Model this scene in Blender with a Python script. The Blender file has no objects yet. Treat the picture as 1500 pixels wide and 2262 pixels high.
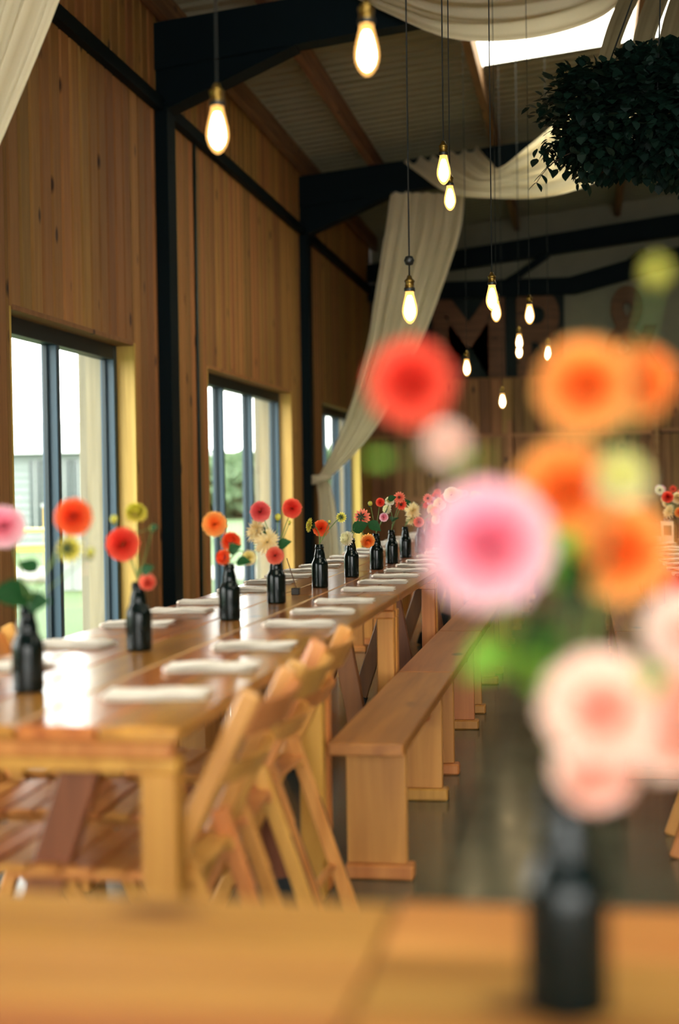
import bpy, math, random
from mathutils import Vector, Matrix
random.seed(7)
scene = bpy.context.scene
COL = scene.collection

# ------------------------------------------------------------------ camera
cam = bpy.data.cameras.new('camera'); camo = bpy.data.objects.new('camera', cam); COL.objects.link(camo)
cam.sensor_fit = 'VERTICAL'; cam.sensor_height = 36.0; cam.sensor_width = 24.0; cam.lens = 50.0
_R = Vector((0.98527465, 0.17027544, -0.01549669)); _U = Vector((0.01209271, 0.02101004, 0.99970613)); _F = Vector((-0.17055098, 0.9851725, -0.01864157))
camo.matrix_world = Matrix(((_R.x, _U.x, -_F.x, 0), (_R.y, _U.y, -_F.y, 0), (_R.z, _U.z, -_F.z, 1.19), (0, 0, 0, 1)))
cam.clip_start = 0.05; cam.clip_end = 400
cam.dof.use_dof = True; cam.dof.focus_distance = 6.8; cam.dof.aperture_fstop = 1.45
scene.camera = camo

# ------------------------------------------------------------------ sky and exposure
w = bpy.data.worlds.new('overcast_sky'); scene.world = w; w.use_nodes = True
bg = w.node_tree.nodes['Background']; bg.inputs['Color'].default_value = (1.0, 0.985, 0.93, 1); bg.inputs['Strength'].default_value = 6.0
vs = scene.view_settings
vs.view_transform = 'Standard'; vs.look = 'None'; vs.gamma = 1.0; vs.use_curve_mapping = False; vs.exposure = 1.0
scene.cycles.use_denoising = True
scene.cycles.max_bounces = 10; scene.cycles.diffuse_bounces = 5; scene.cycles.glossy_bounces = 4
scene.cycles.transparent_max_bounces = 12
scene.cycles.sample_clamp_indirect = 6.0
scene.cycles.caustics_reflective = False; scene.cycles.caustics_refractive = False

# ------------------------------------------------------------------ materials
def srgb(r, g, b):
    f = lambda c: (c/255/12.92) if c/255 <= 0.04045 else ((c/255+0.055)/1.055)**2.4
    return (f(r), f(g), f(b), 1)
MATS = {}
def base_mat(name):
    m = bpy.data.materials.new(name); m.use_nodes = True; MATS[name] = m
    nt = m.node_tree; return m, nt, nt.nodes['Principled BSDF'], nt.nodes, nt.links
def plain(name, col, rough=0.5, metal=0.0, spec=0.5, noise=0.0, nscale=20, bump=0.0):
    m, nt, b, N, L = base_mat(name)
    b.inputs['Base Color'].default_value = col; b.inputs['Roughness'].default_value = rough
    b.inputs['Metallic'].default_value = metal; b.inputs['Specular IOR Level'].default_value = spec
    if noise or bump:
        tc = N.new('ShaderNodeTexCoord'); n = N.new('ShaderNodeTexNoise'); n.inputs['Scale'].default_value = nscale; n.inputs['Detail'].default_value = 4
        L.new(tc.outputs['Object'], n.inputs['Vector'])
        if noise:
            mx = N.new('ShaderNodeMixRGB'); mx.blend_type = 'MULTIPLY'; mx.inputs['Fac'].default_value = noise
            mx.inputs['Color1'].default_value = col; L.new(n.outputs['Fac'], mx.inputs['Color2']); L.new(mx.outputs['Color'], b.inputs['Base Color'])
        if bump:
            bp = N.new('ShaderNodeBump'); bp.inputs['Strength'].default_value = bump; bp.inputs['Distance'].default_value = 0.01
            L.new(n.outputs['Fac'], bp.inputs['Height']); L.new(bp.outputs['Normal'], b.inputs['Normal'])
    return m
def wood(name, c1, c2, rough=0.5, axis=2, var=0.25, freq=1.0, knots=True, spec=0.5, hue=0.015, knotcol=(58, 32, 14), coat=0.0):
    """grain runs along `axis` of the object's own coordinates; each piece gets its own offset and tint"""
    m, nt, b, N, L = base_mat(name)
    tc = N.new('ShaderNodeTexCoord'); oi = N.new('ShaderNodeObjectInfo')
    mul = N.new('ShaderNodeMath'); mul.operation = 'MULTIPLY'; mul.inputs[1].default_value = 37.0
    L.new(oi.outputs['Random'], mul.inputs[0])
    add = N.new('ShaderNodeVectorMath'); add.operation = 'ADD'
    L.new(tc.outputs['Object'], add.inputs[0]); L.new(mul.outputs[0], add.inputs[1])
    mp = N.new('ShaderNodeMapping'); s = [22.0*freq]*3; s[axis] = 1.3*freq; mp.inputs['Scale'].default_value = s
    L.new(add.outputs[0], mp.inputs['Vector'])
    n1 = N.new('ShaderNodeTexNoise'); n1.inputs['Scale'].default_value = 1.0; n1.inputs['Detail'].default_value = 5; n1.inputs['Distortion'].default_value = 0.5
    L.new(mp.outputs['Vector'], n1.inputs['Vector'])
    ra = N.new('ShaderNodeValToRGB'); ra.color_ramp.elements[0].position = 0.32; ra.color_ramp.elements[1].position = 0.68
    ra.color_ramp.elements[0].color = c1; ra.color_ramp.elements[1].color = c2
    L.new(n1.outputs['Fac'], ra.inputs['Fac'])
    col = ra.outputs['Color']
    if knots:
        mp2 = N.new('ShaderNodeMapping'); s2 = [5.0*freq]*3; s2[axis] = 2.2*freq; mp2.inputs['Scale'].default_value = s2
        L.new(add.outputs[0], mp2.inputs['Vector'])
        vo = N.new('ShaderNodeTexVoronoi'); vo.inputs['Scale'].default_value = 1.0; vo.inputs['Randomness'].default_value = 1.0
        L.new(mp2.outputs['Vector'], vo.inputs['Vector'])
        kr = N.new('ShaderNodeValToRGB'); kr.color_ramp.elements[0].position = 0.07; kr.color_ramp.elements[1].position = 0.15
        kr.color_ramp.elements[0].color = (1, 1, 1, 1); kr.color_ramp.elements[1].color = (0, 0, 0, 1)
        L.new(vo.outputs['Distance'], kr.inputs['Fac'])
        mk = N.new('ShaderNodeMixRGB'); mk.inputs['Color2'].default_value = srgb(*knotcol)
        L.new(kr.outputs['Color'], mk.inputs['Fac']); L.new(col, mk.inputs['Color1']); col = mk.outputs['Color']
    hs = N.new('ShaderNodeHueSaturation')
    v = N.new('ShaderNodeMapRange'); v.inputs['To Min'].default_value = 1-var; v.inputs['To Max'].default_value = 1+var*0.6
    L.new(oi.outputs['Random'], v.inputs['Value']); L.new(v.outputs['Result'], hs.inputs['Value'])
    m7 = N.new('ShaderNodeMath'); m7.operation = 'MULTIPLY'; m7.inputs[1].default_value = 7.77; L.new(oi.outputs['Random'], m7.inputs[0])
    fr = N.new('ShaderNodeMath'); fr.operation = 'FRACT'; L.new(m7.outputs[0], fr.inputs[0])
    h = N.new('ShaderNodeMapRange'); h.inputs['To Min'].default_value = 0.5-hue; h.inputs['To Max'].default_value = 0.5+hue
    L.new(fr.outputs[0], h.inputs['Value']); L.new(h.outputs['Result'], hs.inputs['Hue'])
    L.new(col, hs.inputs['Color']); L.new(hs.outputs['Color'], b.inputs['Base Color'])
    b.inputs['Roughness'].default_value = rough; b.inputs['Specular IOR Level'].default_value = spec
    b.inputs['Coat Weight'].default_value = coat; b.inputs['Coat Roughness'].default_value = 0.19; b.inputs['Coat IOR'].default_value = 1.6
    bp = N.new('ShaderNodeBump'); bp.inputs['Strength'].default_value = 0.12; bp.inputs['Distance'].default_value = 0.004
    L.new(n1.outputs['Fac'], bp.inputs['Height']); L.new(bp.outputs['Normal'], b.inputs['Normal'])
    return m
def cloth(name, col, trans=0.5, bump=0.3):
    m, nt, b, N, L = base_mat(name)
    out = N['Material Output']; N.remove(b)
    d = N.new('ShaderNodeBsdfDiffuse'); t = N.new('ShaderNodeBsdfTranslucent'); mx = N.new('ShaderNodeMixShader')
    tc = N.new('ShaderNodeTexCoord'); n = N.new('ShaderNodeTexNoise'); n.inputs['Scale'].default_value = 300; n.inputs['Detail'].default_value = 2
    L.new(tc.outputs['Object'], n.inputs['Vector'])
    mc = N.new('ShaderNodeMixRGB'); mc.blend_type = 'MULTIPLY'; mc.inputs['Fac'].default_value = 0.15; mc.inputs['Color1'].default_value = col
    L.new(n.outputs['Fac'], mc.inputs['Color2'])
    L.new(mc.outputs['Color'], d.inputs['Color']); L.new(mc.outputs['Color'], t.inputs['Color']); mx.inputs['Fac'].default_value = trans
    L.new(d.outputs[0], mx.inputs[1]); L.new(t.outputs[0], mx.inputs[2]); L.new(mx.outputs[0], out.inputs['Surface'])
    return m
def emit(name, col, strength, transp=0.0):
    m, nt, b, N, L = base_mat(name)
    out = N['Material Output']; N.remove(b)
    e = N.new('ShaderNodeEmission'); e.inputs['Color'].default_value = col; e.inputs['Strength'].default_value = strength
    if transp:
        t = N.new('ShaderNodeBsdfTransparent'); mx = N.new('ShaderNodeMixShader'); mx.inputs['Fac'].default_value = transp
        L.new(e.outputs[0], mx.inputs[1]); L.new(t.outputs[0], mx.inputs[2]); L.new(mx.outputs[0], out.inputs['Surface'])
    else: L.new(e.outputs[0], out.inputs['Surface'])
    return m
def pane_glass(name):
    m, nt, b, N, L = base_mat(name)
    out = N['Material Output']; N.remove(b)
    t = N.new('ShaderNodeBsdfTransparent'); t.inputs['Color'].default_value = (0.96, 0.98, 0.97, 1)
    g = N.new('ShaderNodeBsdfGlossy'); g.inputs['Roughness'].default_value = 0.02
    fr = N.new('ShaderNodeFresnel'); fr.inputs['IOR'].default_value = 1.45; mx = N.new('ShaderNodeMixShader')
    ge = N.new('ShaderNodeNewGeometry'); sb = N.new('ShaderNodeMath'); sb.operation = 'SUBTRACT'; sb.inputs[0].default_value = 1.0; L.new(ge.outputs['Backfacing'], sb.inputs[1])
    mu = N.new('ShaderNodeMath'); mu.operation = 'MULTIPLY'; L.new(fr.outputs[0], mu.inputs[0]); L.new(sb.outputs[0], mu.inputs[1])
    L.new(mu.outputs[0], mx.inputs['Fac']); L.new(t.outputs[0], mx.inputs[1]); L.new(g.outputs[0], mx.inputs[2]); L.new(mx.outputs[0], out.inputs['Surface'])
    return m
def petal_mat(name, c_in, c_out, pos=(0.25, 0.8)):
    m, nt, b, N, L = base_mat(name)
    a = N.new('ShaderNodeAttribute'); a.attribute_name = 'petal_t'
    ra = N.new('ShaderNodeValToRGB'); ra.color_ramp.elements[0].position = pos[0]; ra.color_ramp.elements[1].position = pos[1]
    ra.color_ramp.elements[0].color = c_in; ra.color_ramp.elements[1].color = c_out
    L.new(a.outputs['Fac'], ra.inputs['Fac']); L.new(ra.outputs['Color'], b.inputs['Base Color'])
    b.inputs['Roughness'].default_value = 0.6; b.inputs['Specular IOR Level'].default_value = 0.25
    out = N['Material Output']; t = N.new('ShaderNodeBsdfTranslucent'); mx = N.new('ShaderNodeMixShader'); mx.inputs['Fac'].default_value = 0.45
    L.new(ra.outputs['Color'], t.inputs['Color']); L.new(b.outputs[0], mx.inputs[1]); L.new(t.outputs[0], mx.inputs[2]); L.new(mx.outputs[0], out.inputs['Surface'])
    return m
def leaf_mat(name, c1, c2, trans=0.3):
    m, nt, b, N, L = base_mat(name)
    oi = N.new('ShaderNodeObjectInfo'); tc = N.new('ShaderNodeTexCoord'); n = N.new('ShaderNodeTexNoise'); n.inputs['Scale'].default_value = 9
    L.new(tc.outputs['Object'], n.inputs['Vector'])
    mx = N.new('ShaderNodeMixRGB'); mx.inputs['Color1'].default_value = c1; mx.inputs['Color2'].default_value = c2
    L.new(n.outputs['Fac'], mx.inputs['Fac']); L.new(mx.outputs['Color'], b.inputs['Base Color'])
    b.inputs['Roughness'].default_value = 0.6; b.inputs['Specular IOR Level'].default_value = 0.2
    out = N['Material Output']; t = N.new('ShaderNodeBsdfTranslucent'); ms = N.new('ShaderNodeMixShader'); ms.inputs['Fac'].default_value = trans
    L.new(mx.outputs['Color'], t.inputs['Color']); L.new(b.outputs[0], ms.inputs[1]); L.new(t.outputs[0], ms.inputs[2]); L.new(ms.outputs[0], out.inputs['Surface'])
    return m

wood('wall_board', srgb(144, 101, 50), srgb(162, 117, 61), rough=0.7, axis=2, var=0.3, knotcol=(62, 36, 16))
wood('far_board', srgb(128, 86, 48), srgb(162, 114, 66), rough=0.7, axis=2, var=0.3, knotcol=(48, 30, 16))
wood('reveal_wood', srgb(178, 144, 60), srgb(202, 168, 82), rough=0.55, axis=2, var=0.05)
wood('table_plank', srgb(160, 92, 34), srgb(206, 136, 60), rough=0.3, axis=1, var=0.14, spec=0.6, knotcol=(96, 46, 16), coat=1.0)
wood('table_plank_matte', srgb(160, 100, 46), srgb(200, 142, 74), rough=0.55, axis=1, var=0.14, spec=0.3, knotcol=(96, 46, 16))
wood('table_frame', srgb(182, 116, 46), srgb(214, 150, 70), rough=0.45, axis=2, var=0.12)
wood('brace_wood', srgb(110, 66, 34), srgb(140, 88, 48), rough=0.5, axis=2, var=0.12)
wood('bench_wood', srgb(146, 80, 36), srgb(176, 104, 52), rough=0.42, axis=1, var=0.12, knotcol=(92, 46, 20))
wood('bench_panel', srgb(166, 104, 46), srgb(192, 130, 64), rough=0.45, axis=2, var=0.1, knotcol=(120, 66, 28))
wood('chair_wood', srgb(186, 122, 56), srgb(212, 150, 78), rough=0.4, axis=2, var=0.08, knots=False)
wood('purlin_wood', srgb(100, 68, 42), srgb(130, 94, 60), rough=0.75, axis=1, var=0.12)
wood('rail_wood', srgb(150, 102, 56), srgb(176, 124, 72), rough=0.6, axis=0, var=0.1, knots=False)
wood('grey_wood', srgb(120, 112, 94), srgb(142, 134, 114), rough=0.8, axis=2, var=0.08, knots=False)
wood('letter_wood', srgb(88, 54, 34), srgb(120, 76, 50), rough=0.7, axis=0, var=0.2)
plain('steel', srgb(3, 21, 27), rough=0.65, spec=0.12, noise=0.3, nscale=6)
plain('conduit', srgb(20, 44, 44), rough=0.5)
plain('frame_paint', srgb(42, 72, 90), rough=0.45, noise=0.15, nscale=30)
plain('frame_dark', srgb(10, 30, 38), rough=0.5)
plain('backing', srgb(30, 24, 16), rough=0.9)
plain('render_wall', srgb(140, 138, 116), rough=0.9, noise=0.25, nscale=3)
plain('dark_void_sheet', srgb(20, 38, 36), rough=0.8, noise=0.3, nscale=3)
plain('roof_sheet', srgb(132, 128, 106), rough=0.6, noise=0.2, nscale=4)
plain('rubber', srgb(14, 26, 28), rough=0.7)
plain('bottle_glass', srgb(5, 18, 18), rough=0.16, spec=0.25)
plain('socket_brass', srgb(120, 96, 44), rough=0.35, metal=0.9)
plain('socket_black', srgb(14, 18, 18), rough=0.4)
plain('cord', srgb(10, 18, 18), rough=0.8)
plain('napkin', srgb(252, 246, 236), rough=0.9, noise=0.12, nscale=40, bump=0.25)
plain('sprig', srgb(150, 140, 96), rough=0.8)
plain('stem', srgb(96, 124, 56), rough=0.55)
plain('calyx', srgb(20, 52, 24), rough=0.6)
plain('bud', srgb(176, 176, 62), rough=0.5)
plain('disc_dark', srgb(70, 44, 20), rough=0.7)
plain('holder', srgb(36, 34, 30), rough=0.4)
plain('stick', srgb(90, 60, 40), rough=0.6)
plain('card', srgb(226, 214, 184), rough=0.7)
plain('ink', srgb(70, 62, 50), rough=0.8)
plain('lawn', srgb(66, 94, 46), rough=0.9, noise=0.35, nscale=2.5)
plain('path', srgb(130, 128, 122), rough=0.9)
plain('white_paint', srgb(150, 156, 154), rough=0.7)
plain('clapboard', srgb(116, 126, 124), rough=0.7, noise=0.1, nscale=4)
plain('house_window', srgb(44, 58, 58), rough=0.15)
plain('flue', srgb(120, 132, 134), rough=0.4)
leaf_mat('hazy_leaf', srgb(74, 98, 68), srgb(98, 120, 90))  # pale greens put distance haze into the leaf colour
leaf_mat('leaf', srgb(16, 56, 28), srgb(30, 84, 36), 0.2)
leaf_mat('leaf_fresh', srgb(104, 164, 56), srgb(150, 198, 80), 0.4)
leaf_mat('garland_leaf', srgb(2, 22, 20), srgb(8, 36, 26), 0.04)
cloth('muslin', srgb(238, 228, 198), 0.42)
cloth('muslin_gathered_shaded', srgb(150, 138, 108), 0.06)  # same muslin, gathered; colour darkened to paint in the strips' backlit shade
cloth('skylight_sheet', srgb(246, 242, 222), 0.85)
pane_glass('pane_glass')
emit('filament', (1.0, 0.74, 0.38, 1), 32.0)  # solid glowing core, swollen to imitate bloom around the wire
emit('bulb_glow', (1.0, 0.50, 0.13, 1), 1.25, 0.45)  # orange emission on the glass imitates a halation rim
# polished concrete
def concrete():
    m, nt, b, N, L = base_mat('concrete')
    tc = N.new('ShaderNodeTexCoord'); n = N.new('ShaderNodeTexNoise'); n.inputs['Scale'].default_value = 1.6; n.inputs['Detail'].default_value = 7; n.inputs['Roughness'].default_value = 0.65
    L.new(tc.outputs['Object'], n.inputs['Vector'])
    ra = N.new('ShaderNodeValToRGB'); ra.color_ramp.elements[0].position = 0.3; ra.color_ramp.elements[1].position = 0.72
    ra.color_ramp.elements[0].color = srgb(58, 64, 52); ra.color_ramp.elements[1].color = srgb(92, 94, 76)
    L.new(n.outputs['Fac'], ra.inputs['Fac']); L.new(ra.outputs['Color'], b.inputs['Base Color'])
    n2 = N.new('ShaderNodeTexNoise'); n2.inputs['Scale'].default_value = 5; n2.inputs['Detail'].default_value = 5; L.new(tc.outputs['Object'], n2.inputs['Vector'])
    mr = N.new('ShaderNodeMapRange'); mr.inputs['To Min'].default_value = 0.13; mr.inputs['To Max'].default_value = 0.24
    L.new(n2.outputs['Fac'], mr.inputs['Value']); L.new(mr.outputs['Result'], b.inputs['Roughness'])
concrete()
PET = {  # inner colour, outer colour
 'red': (srgb(236, 72, 56), srgb(255, 122, 94)), 'redorange': (srgb(244, 90, 44), srgb(255, 140, 80)), 'coral': (srgb(236, 112, 90), srgb(252, 156, 128)),
 'rose': (srgb(230, 92, 94), srgb(248, 142, 134)), 'orange': (srgb(252, 152, 64), srgb(255, 202, 116)), 'yellow': (srgb(208, 200, 60), srgb(238, 230, 112)),
 'cream': (srgb(244, 232, 152), srgb(252, 246, 204)), 'ivory': (srgb(246, 228, 172), srgb(252, 242, 208)), 'white': (srgb(246, 244, 204), srgb(255, 253, 242)),
 'pink': (srgb(252, 174, 196), srgb(254, 226, 234)), 'blush': (srgb(252, 228, 216), srgb(254, 240, 230)), 'peach': (srgb(254, 214, 198), srgb(255, 236, 222)),
 'lime': (srgb(242, 242, 170), srgb(250, 249, 212))}
for k, (a, b_) in PET.items(): petal_mat('petal_'+k, a, b_)

# ------------------------------------------------------------------ mesh helpers
class MB:
    def __init__(s): s.v = []; s.f = []; s.sm = []; s.at = []
    def add(s, vs, fs, smooth=False, at=None):
        o = len(s.v); s.v += [tuple(p) for p in vs]; s.f += [tuple(i+o for i in f) for f in fs]; s.sm += [smooth]*len(fs)
        s.at += (at if at is not None else [0.0]*len(vs)); return s
    def box(s, x0, x1, y0, y1, z0, z1):
        return s.add([(x0,y0,z0),(x1,y0,z0),(x1,y1,z0),(x0,y1,z0),(x0,y0,z1),(x1,y0,z1),(x1,y1,z1),(x0,y1,z1)],
                     [(3,2,1,0),(4,5,6,7),(0,1,5,4),(1,2,6,5),(2,3,7,6),(3,0,4,7)])
    def cbox(s, x0, x1, y0, y1, z0, z1, c=0.003):
        """box with chamfered edges"""
        vs = []; idx = {}
        X = (x0, x1); Y = (y0, y1); Z = (z0, z1)
        for i in (0,1):
            for j in (0,1):
                for k in (0,1):
                    sx = c if i == 0 else -c; sy = c if j == 0 else -c; sz = c if k == 0 else -c
                    idx[(i,j,k,'x')] = len(vs); vs.append((X[i], Y[j]+sy, Z[k]+sz))
                    idx[(i,j,k,'y')] = len(vs); vs.append((X[i]+sx, Y[j], Z[k]+sz))
                    idx[(i,j,k,'z')] = len(vs); vs.append((X[i]+sx, Y[j]+sy, Z[k]))
        fs = []
        cyc = [(0,0),(1,0),(1,1),(0,1)]
        for i in (0,1):
            q = [idx[(i,a,b,'x')] for a, b in cyc]; fs.append(q if i else q[::-1])
            q = [idx[(a,i,b,'y')] for a, b in cyc]; fs.append(q[::-1] if i else q)
            q = [idx[(a,b,i,'z')] for a, b in cyc]; fs.append(q if i else q[::-1])
        for a in (0,1):
            for b in (0,1):
                q = [idx[(0,a,b,'y')], idx[(1,a,b,'y')], idx[(1,a,b,'z')], idx[(0,a,b,'z')]]; fs.append(q if a != b else q[::-1])
                q = [idx[(a,0,b,'x')], idx[(a,1,b,'x')], idx[(a,1,b,'z')], idx[(a,0,b,'z')]]; fs.append(q[::-1] if a != b else q)
                q = [idx[(a,b,0,'x')], idx[(a,b,1,'x')], idx[(a,b,1,'y')], idx[(a,b,0,'y')]]; fs.append(q if a != b else q[::-1])
                for k in (0,1):
                    q = [idx[(a,b,k,'x')], idx[(a,b,k,'y')], idx[(a,b,k,'z')]]; fs.append(q if (a+b+k) % 2 else q[::-1])
        return s.add(vs, fs)
    def bar(s, p0, p1, wid, dep, up=(0,1,0), c=0.003):
        """rectangular bar from p0 to p1; `wid` along `up`, `dep` across"""
        p0 = Vector(p0); p1 = Vector(p1); d = (p1-p0); ln = d.length; d.normalize()
        u = Vector(up); u = (u - d*u.dot(d)).normalized(); r = d.cross(u)
        t = MB(); t.cbox(-dep/2, dep/2, -wid/2, wid/2, 0, ln, c)
        return s.add([p0 + r*x + u*y + d*z for x, y, z in t.v], t.f)
    def tube(s, pts, r, n=8, cap=True, smooth=True):
        pts = [Vector(p) for p in pts]; rs = r if isinstance(r, (list, tuple)) else [r]*len(pts)
        vs = []; ref = Vector((0.31, 0.57, 0.76))
        for i, p in enumerate(pts):
            d = (pts[min(i+1, len(pts)-1)] - pts[max(i-1, 0)]).normalized()
            a = d.cross(ref).normalized(); b = d.cross(a)
            for k in range(n):
                t = 2*math.pi*k/n; vs.append(p + (a*math.cos(t) + b*math.sin(t))*rs[i])
        fs = [(i*n+k, i*n+(k+1) % n, (i+1)*n+(k+1) % n, (i+1)*n+k) for i in range(len(pts)-1) for k in range(n)]
        if cap: fs += [tuple(range(n))[::-1], tuple((len(pts)-1)*n+k for k in range(n))]
        return s.add(vs, fs, smooth)
    def lathe(s, prof, n=24, o=(0,0,0), smooth=True):
        vs = [(o[0]+r*math.cos(2*math.pi*k/n), o[1]+r*math.sin(2*math.pi*k/n), o[2]+z) for r, z in prof for k in range(n)]
        fs = [(i*n+k, i*n+(k+1) % n, (i+1)*n+(k+1) % n, (i+1)*n+k) for i in range(len(prof)-1) for k in range(n)]
        return s.add(vs, fs, smooth)
    def grid(s, fn, nu, nv, smooth=True):
        vs = [fn(i/nu, j/nv) for i in range(nu+1) for j in range(nv+1)]
        fs = [(i*(nv+1)+j, (i+1)*(nv+1)+j, (i+1)*(nv+1)+j+1, i*(nv+1)+j+1) for i in range(nu) for j in range(nv)]
        return s.add(vs, fs, smooth)
    def prism(s, poly, ax, a0, a1):
        """polygon in the plane across axis ax, extruded a0..a1"""
        def P(p, t): q = list(p); q.insert(ax, t); return q
        n = len(poly); vs = [P(p, a0) for p in poly] + [P(p, a1) for p in poly]
        fs = [tuple(range(n)), tuple(range(2*n-1, n-1, -1))] + [(i, i+n, (i+1) % n+n, (i+1) % n) for i in range(n)]
        return s.add(vs, fs)
    def mesh(s, name, mat):
        me = bpy.data.meshes.new(name); me.from_pydata(s.v, [], s.f)
        me.polygons.foreach_set('use_smooth', s.sm)
        if any(s.at):
            a = me.attributes.new('petal_t', 'FLOAT', 'POINT'); a.data.foreach_set('value', s.at)
        for mm in (mat if isinstance(mat, (list, tuple)) else [mat]): me.materials.append(MATS[mm])
        me.update(); return me
    def build(s, name, mat, parent=None): return obj(name, s.mesh(name, mat), parent)
def obj(name, me, parent=None, loc=None, rot=None, scale=None):
    o = bpy.data.objects.new(name, me); COL.objects.link(o)
    if parent: o.parent = parent
    if loc is not None: o.location = loc
    if rot is not None: o.rotation_euler = rot
    if scale is not None: o.scale = (scale,)*3 if not hasattr(scale, '__len__') else scale
    return o
def tag(o, label, cat, group=None):
    o['label'] = label; o['category'] = cat
    if group: o['group'] = group
    return o
def thing(name, label, cat, loc=(0,0,0), rz=0, group=None):
    o = bpy.data.objects.new(name, None); COL.objects.link(o); o.location = loc; o.rotation_euler = (0, 0, rz); o.empty_display_size = 0.1
    return tag(o, label, cat, group)
def struct(o): o['kind'] = 'structure'; return o
def kids(o): return [c for c in bpy.data.objects if c.parent == o]
def dup(src, ks, loc, rz, label):
    r = src.copy(); COL.objects.link(r); r.location = loc; r.rotation_euler = (0, 0, rz); r['label'] = label
    for ch, gs in ks:
        c = ch.copy(); COL.objects.link(c); c.parent = r
        for g in gs: d = g.copy(); COL.objects.link(d); d.parent = c
    return r
def tree(o): return [(c, kids(c)) for c in kids(o)]
ORD = ['first','second','third','fourth','fifth','sixth','seventh','eighth','ninth','tenth','eleventh','twelfth','thirteenth','fourteenth','fifteenth','sixteenth','seventeenth','eighteenth','nineteenth','twentieth','twenty-first','twenty-second','twenty-third','twenty-fourth','twenty-fifth']

# ------------------------------------------------------------------ setting: floor, walls, roof
XL, XR, YF, YN = -3.2, 9.6, 21.6, -3.6
BACK = 0.04
m = MB(); m.box(XL-0.36, XR+0.3, YN-0.3, YF+0.3, -0.12, 0.0); struct(m.build('floor', 'concrete'))
WIN = [(1.2, 4.2, [2.2, 3.2]), (7.65, 9.9, [8.72]), (11.93, 15.45, [12.95, 14.12]), (17.35, 20.3, [18.3, 19.3])]  # first opening is out of view, added to let in more daylight
WZ = 2.24; ZE = 4.95
def in_win(y):
    for a, b, _ in WIN:
        if a < y < b: return True
    return False
# left wall: sheathing with openings, then boards
m = MB(); y = YN-0.3
for a, b, _ in WIN:
    m.box(XL-0.36, XL-BACK, y, a, 0, ZE); m.box(XL-0.36, XL-BACK, a, b, WZ, ZE); y = b
m.box(XL-0.36, XL-BACK, y, YF+0.3, 0, ZE)
wl = struct(m.build('wall_left', 'backing'))
def board_mesh(name, wid, z0, z1, mat, th=BACK):
    c = 0.012; g = 0.011
    return MB().prism([(0.0, g), (0.0, wid-g), (th-c, wid-g), (th, wid-g-c), (th, g+c), (th-c, g)][::-1], 2, z0, z1).mesh(name, mat)
BW = 0.172
full = board_mesh('plank', BW, 0.0, 4.07, 'wall_board'); over = board_mesh('plank', BW, WZ, 4.07, 'wall_board'); upper = board_mesh('plank', BW, 4.16, 4.86, 'wall_board')
def partial(w_, z0, z1): return board_mesh('plank', w_, z0, z1, 'wall_board')
def run(y0, y1, me_full, z0, z1):
    y = y0
    while y < y1-0.004:
        if y1-y >= BW: obj('plank', me_full, wl, (XL-BACK, y, 0)); y += BW
        else: obj('plank', partial(y1-y, z0, z1), wl, (XL-BACK, y, 0)); y = y1
y = 5.2
for a, b, _ in WIN[1:]:
    run(y, a, full, 0, 4.07); run(a, b, over, WZ, 4.07); y = b
run(y, YF, full, 0, 4.07)
run(5.2, YF, upper, 4.16, 4.86)
m = MB(); m.box(XL-BACK, XL, YN, 1.2, 0, 4.86); m.box(XL-BACK, XL, 4.2, 5.2, 0, 4.86); m.box(XL-BACK, XL, 1.2, 4.2, WZ, 4.86); m.build('near_boarding', 'wall_board', wl)
# windows
for i, (a, b, mus) in enumerate(WIN):
    f = MB(); x0, x1 = XL-0.235, XL-0.13
    f.cbox(x0, x1, a+0.02, a+0.08, 0.0, WZ-0.02); f.cbox(x0, x1, b-0.08, b-0.02, 0.0, WZ-0.02)
    wo = struct(f.build('window_%d' % (i+1), 'frame_paint'))
    MB().cbox(x0, x1, a+0.08, b-0.08, WZ-0.12, WZ-0.02).build('head_rail', 'frame_dark', wo)
    MB().cbox(x0, x1, a+0.08, b-0.08, 0.0, 0.07).build('threshold', 'frame_paint', wo)
    edges = [a+0.08] + mus + [b-0.08]
    for q in mus:
        MB().cbox(x0, x1, q-0.03, q+0.03, 0.07, WZ-0.12).build('mullion', 'frame_paint', wo)
    for k in range(len(edges)-1):
        p0 = edges[k] + (0.03 if k else 0); p1 = edges[k+1] - (0.03 if k < len(edges)-2 else 0)
        MB().box(XL-0.19, XL-0.18, p0, p1, 0.07, WZ-0.12).build('pane', 'pane_glass', wo)
        MB().cbox(x0+0.02, x0+0.05, p0, p0+0.025, 0.07, WZ-0.12).build('sash_stile', 'frame_dark', wo)
        MB().cbox(x0+0.02, x0+0.05, p1-0.025, p1, 0.07, WZ-0.12).build('sash_stile', 'frame_dark', wo)
    # inner lining boards and weathered outer reveals
    MB().cbox(XL-0.13, XL+0.008, b-0.022, b+0.012, 0, WZ).build('lining_board', 'reveal_wood', wo)
    MB().cbox(XL-0.13, XL-0.004, a-0.012, a+0.022, 0, WZ).build('lining_board', 'reveal_wood', wo)
    MB().cbox(XL-0.13, XL+0.002, a+0.022, b-0.022, WZ-0.02, WZ+0.012).build('head_lining', 'wall_board', wo)
    MB().cbox(XL-0.42, XL-0.235, b-0.03, b+0.1, 0, WZ).build('outer_reveal', 'grey_wood', wo)
    MB().cbox(XL-0.42, XL-0.235, a-0.1, a+0.03, 0, WZ).build('outer_reveal', 'grey_wood', wo)
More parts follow.
